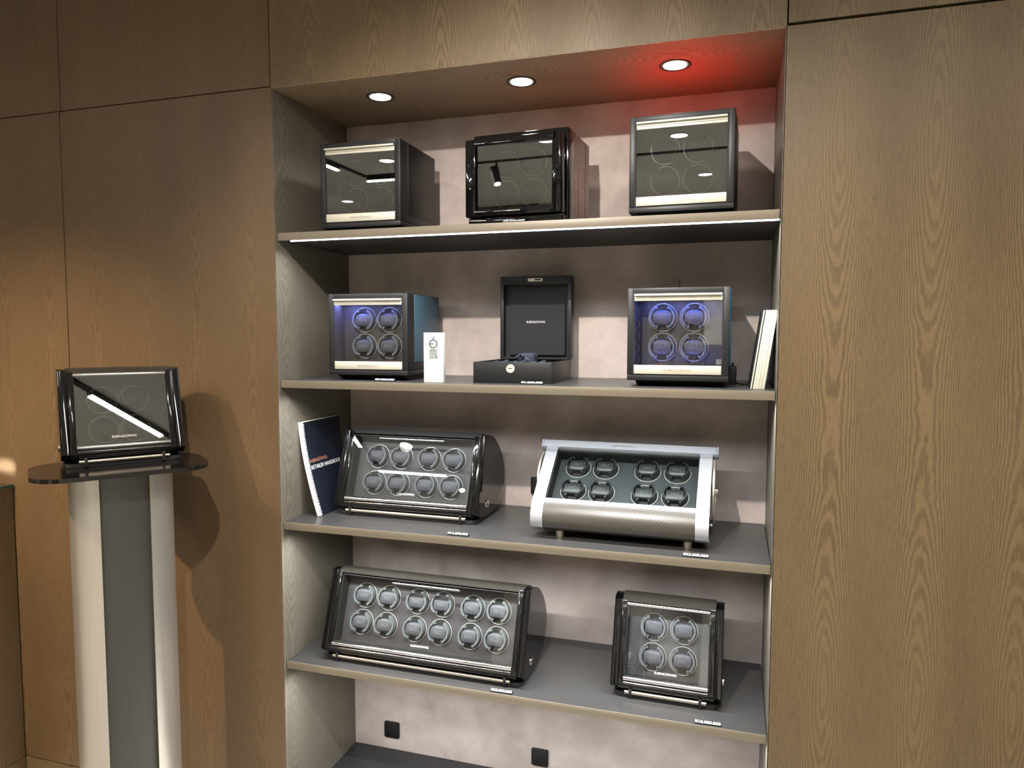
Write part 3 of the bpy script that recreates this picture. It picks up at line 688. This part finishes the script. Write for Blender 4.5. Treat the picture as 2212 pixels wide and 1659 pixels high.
# ------------------------------------------------------------------ leaning booklets
lean = .138
def booklet(x, th, label, blk=False):
    t = thing('booklet', label, 'booklet', (x, .066, SH[1]), 0, 'booklets leaning on the right wall of the second shelf'); t.rotation_euler = (0, lean, 0)
    z0 = th*sin(lean)+.0002
    if blk:
        MB().box(0, .0022, 0, .205, z0, .216, .0003).box(th-.0026, th, 0, .205, z0, .216, .0003).build('cover', M_bmatte, t)
        MB().box(.0022, th-.0026, .001, .203, z0, .2155).build('pages', M_cream, t)
    else:
        MB().box(0, .0005, 0, .205, z0, .216).box(th-.0005, th, 0, .205, z0, .216).build('cover', M_acin, t)
        MB().box(.0005, th-.0005, .0, .204, z0, .2155, .0002).build('pages', M_cream, t)
    return t
x = 1.4345
booklet(x, .0085, 'black-covered booklet, leftmost of the leaning stack', True); x += .0088
for k, nm in enumerate(('cream booklet directly right of the black-covered one', 'cream booklet in the middle-left of the leaning stack', 'cream booklet second from the right in the leaning stack', 'cream booklet rightmost of the leaning stack, touching the niche wall')):
    booklet(x, .0072, nm); x += .0076

# ------------------------------------------------------------------ price tags
def price_tag(label, x0, y0, x1, y1, z, txt, tilt=.9):
    a = math.atan2(y1-y0, x1-x0); w = math.hypot(x1-x0, y1-y0)
    t = thing('price_tag', label, 'price tag', ((x0+x1)/2, (y0+y1)/2, z), a, 'small block price tags on the shelves')
    pr = [(0, 0), (0, .0035), (.0075, .0085), (.0095, .0085), (.0095, 0)]
    MB().prism(pr, -w/2, w/2, .0004).build('tag_bar', M_bmatte, t)
    b = MB(); n = len(txt)
    m_ = math.atan2(.0075, .005)
    M = at(0, .0034, .0064) @ Matrix.Rotation(-m_, 4, 'X') @ FRONT
    lettering('numerals', txt, w*.96, M_white, t, M, .0088, thin=.022)
    return t
price_tag('price tag on the topmost shelf in front of the glossy black winder', .748, .012, .816, .008, SH[0], '¥8.000.000')
price_tag('price tag under the blue-lit cube beside the award block', .313, .044, .383, .042, SH[1], '¥6.900.000')
price_tag('price tag in front of the open jewellery box', .792, .048, .860, .048, SH[1], '¥1.200.000')
price_tag('price tag below the eight-rotor black winder on the third shelf', .567, .018, .636, .018, SH[2], '¥16.200.000')
price_tag('price tag in front of the right foot of the silver winder', 1.269, .013, 1.339, .014, SH[2], '¥32.000.000')
price_tag('price tag below the twelve-rotor winder on the lowest shelf', .710, .006, .779, .008, SH[3], '¥20.800.000')
price_tag('price tag below the four-rotor winder on the lowest shelf', 1.309, .006, 1.381, .009, SH[3], '¥18.000.000')

# ------------------------------------------------------------------ sockets and plug
def socket(label, x0, z0, s=.062):
    t = thing('wall_socket', label, 'wall socket', (x0+s/2, D, z0+s/2), 0, 'black wall sockets on the niche back wall')
    MB().face_xz(rrect(-s/2, s/2, -s/2, s/2, .006, 4), -.009, 0, .0012).build('socket_body', M_plastic, t)
    MB().face_xz(rrect(-s/2+.004, s/2-.004, -s/2+.003, s/2-.007, .005, 4), -.0115, -.0088, .0008).build('socket_lid', M_plastic, t)
socket('black flap socket at lower left, below the twelve-rotor winder', .130, .143)
socket('black flap socket at lower middle of the niche back wall', .721, .139)
socket('black flap socket half hidden behind the silver winder', .716, 1.134)
PW = thing('power_plug', 'small black power plug and lead behind the blue-lit cube near the booklets', 'power plug', (1.390, .24, SH[1]))
MB().box(-.011, .011, -.012, .012, 0, .055, .004).cyl((0, 0, .055), (0, 0, .064), .004, 10).build('plug_body', M_bmatte, PW)
MB().tube([(.008, -.008, .006), (.02, -.03, .004), (.035, -.035, .003), (.045, -.02, .003), (.05, .03, .003)], .0025, 8).build('lead', M_bmatte, PW)

# ------------------------------------------------------------------ pedestal
PD = thing('pedestal', 'tall pedestal with satin steel wings, dark centre and black rounded top plate', 'pedestal', (-.309, -.3365, 0), .894)
MB().plan(rrect(-.226, .226, -.149, .149, .088, 12), 1.305, 1.317, .0018).build('top_plate', M_pedtop, PD)
def ell(u): return .088*math.sqrt(max(0, 1-(u/.135)**2))
lw = [(-.135*cos(a), -.088*sin(a)) for a in [radians(k) for k in range(-62, 63, 4)]]
MB().plan(lw, 0.018, 1.305).build('side_wing', M_wing, PD)
MB().plan([(-x, y) for x, y in lw], 0.018, 1.305).build('side_wing', M_wing, PD)
cpl = [(-.0625, -.060)]+[(u, -.072+.014*(abs(u)/.06)**2*-1-.0) for u in [-.06+.01*k for k in range(13)]]+[(.0625, -.060), (.0625, .060), (-.0625, .060)]
cpl = [(-.0628, -.062), (-.045, -.066), (-.02, -.0685), (.0, -.069), (.02, -.0685), (.045, -.066), (.0628, -.062), (.0628, .062), (-.0628, .062)]
MB().plan(cpl, 0.018, 1.305).build('centre_panel', M_dkmetal, PD)
MB().plan(rrect(-.25, .25, -.17, .17, .10, 12), 0, .018, .002).build('base_plate', M_wing, PD)

# ------------------------------------------------------------------ counter on the left
CT = thing('display_counter', 'wooden counter with glass top at the left edge of the photo', 'counter', (-1.45, -.6, 0))
MB().box(-.3, .2945, -.6, .585, .092, 1.132, .0008).build('counter_body', M_woodside, CT, smooth=False)
MB().box(-.3, .2945, -.6, .585, 0, .0895).build('counter_plinth', M_skirt, CT, smooth=False)
MB().box(-.3, .302, -.6, .583, 1.133, 1.143, .0008).build('glass_top', M_glassr, CT)
MB().box(.2955, .302, -.6, .5835, 1.1332, 1.1428).build('glass_edge', M_gedge, CT)

# ------------------------------------------------------------------ furniture across the shop, seen mirrored in the glass
TW = thing('display_tower', 'black glass-fronted tower with a column of small rings, mirrored in the blue-lit cube door', 'display cabinet', (.27, -5.0, 0))
MB().box(-.17, .175, -.16, .16, 0, 2.32, .004).build('cabinet_body', M_bgloss, TW)
MB().box(.160, .168, .160, .166, .1, 2.25).build('edge_trim', M_chrome, TW)
for k in range(7):
    MB().ring((.08, .164, 1.22+.115*k), .045, .0022, 30, 6).build('display_ring', M_rim, TW)
NV = thing('navy_cabinet', 'navy blue cabinet with a pale strip, mirrored in the blue-lit cube door', 'cabinet', (1.30, -4.9, 0))
MB().box(-.29, .30, -.2, .2, 0, 1.60, .006).build('cabinet_body', M_navy, NV)
MB().box(-.18, .22, .2, .204, 1.42, 1.47).build('pale_strip', M_acin, NV)

# ------------------------------------------------------------------ ceiling lights, tracks
TR = thing('ceiling_light_track', 'black rectangular lighting track under the ceiling, seen mirrored in the glass doors', 'light track', (-1.439, -3.141, H_CEIL))
YT = -1.588; XC, YC = -1.439, -3.141
def tb(x0, x1, y0, y1): return MB().box(x0-XC, x1-XC, y0-YC, y1-YC, -.010, 0, .002)
tb(XC-.02, 3.2, YC-.02, YC+.02).build('track_rail', M_bmatte, TR); tb(XC-.02, XC+.02, YC+.02, YT-.02).build('track_rail', M_bmatte, TR)
tb(XC-.02, 3.2, YT-.02, YT+.02).build('track_rail', M_bmatte, TR)
def bar(label, x0, x1, y0, y1, en):
    cxx, cyy = (x0+x1)/2, (y0+y1)/2
    t = thing('linear_track_light', label, 'track light', (cxx, cyy, H_CEIL-.010), 0, 'linear lights on the ceiling track')
    w, l = (x1-x0), (y1-y0)
    MB().box(-w/2, w/2, -l/2, l/2, -.03, 0, .002).build('bar_body', M_bmatte, t)
    i = .003; MB().box(-w/2+i, w/2-i, -l/2+i, l/2-i, -.036, -.0295).build('bar_diffuser', E_led, t)
    area('linear_track_lamp', (0, 0, -.04), max(w, l), en, (1, .98, .94), rot=(0, 0, 0 if w > l else pi/2), parent=t, shape='RECTANGLE', sy=.03)
bar('linear light on the far track rail behind the camera', -1.42, -.782, YC-.018, YC+.018, 26)
bar('linear light on the left track rail', XC-.018, XC+.018, -2.718, -2.05, 26)
bar('linear light on the near track rail, mirrored in the pedestal winder', 1.393, 2.103, YT-.018, YT+.018, 22)
for k, (x, y) in enumerate(((-1.037, -2.722), (-.066, -2.703), (.895, -2.719), (1.86, -2.71), (-2.151, -4.121), (.95, -4.017), (2.3, -4.0), (-2.9, -1.6), (2.9, -1.0))):
    t = thing('ceiling_downlight', 'round recessed ceiling downlight above the shop floor', 'ceiling light', (x, y, H_CEIL), 0, 'round ceiling downlights')
    MB().ring((0, 0, -.001), .058, .003, 40, 8, 'z').build('trim_ring', M_bmatte, t)
    MB().cyl((0, 0, -.003), (0, 0, -.0005), .056, 40).build('lens', E_down, t)
    spot('ceiling_downlight_lamp', (0, 0, -.01), (0, 0, -1), 50 if y > -3 else 400, (1, .96, .90), 130, .6, .05, t)
def track_spot(label, x, y, target, en, col, ang, blend=.25, z=2.86, r=.018):
    t = thing('track_spotlight', label, 'spotlight', (x, y, H_CEIL-.010), 0, 'black spotlights on the ceiling track')
    p = Vector((0, 0, z-(H_CEIL-.010))); d = (Vector(target)-Vector((x, y, z))).normalized()
    MB().cyl((0, 0, 0), p, .008, 12).build('stem', M_bmatte, t)
    a, b2 = p-d*.11, p+d*.03
    MB().cyl(a, b2, .034, 24, bev=.003).build('lamp_head', M_bmatte, t)
    MB().cyl(p+d*.0301, p+d*.031, .028, 24).build('lens', E_down, t)
    o = p+d*.034; l = spot('track_spot_lamp', o, o+d, en, col, ang, blend, r, t); return t
track_spot('track spotlight aimed at the middle of the niche', .78, YT, (.80, .3, 1.08), 320, (1, .94, .88), 82, .7)
track_spot('track spotlight aimed at the pedestal', -.55, YT, (-.35, -.1, 1.0), 48, (1, .9, .75), 60, .7)
track_spot('track spotlight washing the left wood wall', -1.05, YT, (-.95, 0, .6), 420, (1, .76, .49), 62, .9)
track_spot('track spotlight washing the right wood wall', 2.4, YT, (2.0, 0, .8), 90, (1, .86, .66), 90, 1)
track_spot('track spotlight hanging from the far track rail', -.62, YC, (-.35, -2.9, 2.0), 60, (1, .92, .82), 60, .4, z=2.80)

for k, x in enumerate((-2.4, .3, 2.4)):  # unseen spotlights added so the far wall bounces soft fill into the niche
    track_spot('added fill spotlight washing the plaster wall opposite the niche', x, YC, (x, -5.2, 1.2), 330, (1, .96, .90), 110, .9)
FS = track_spot('added spotlight throwing a small bright patch on the wall above the counter', -1.28, YT, (-1.19, -.005, 1.205), .01, (1, .95, .86), 20, .5)  # added unseen lamp, stands in for light reflected off the counter glass
dd = (Vector((-1.185, -.0105, 1.207))-Vector((-1.28, YT, 2.86))); o_ = Vector((0, 0, 2.86-H_CEIL+.010))+dd.normalized()*.036
area('added_patch_lamp', o_, .075, .16, (.93, .96, 1), rot=dd.to_track_quat('-Z', 'Y').to_euler(), spread=radians(1), parent=FS, shape='RECTANGLE', sy=.022).data.energy = .09
w = bpy.data.worlds.new('world'); sc.world = w; w.use_nodes = True
w.node_tree.nodes['Background'].inputs[0].default_value = (.9, .92, 1, 1); w.node_tree.nodes['Background'].inputs[1].default_value = .02
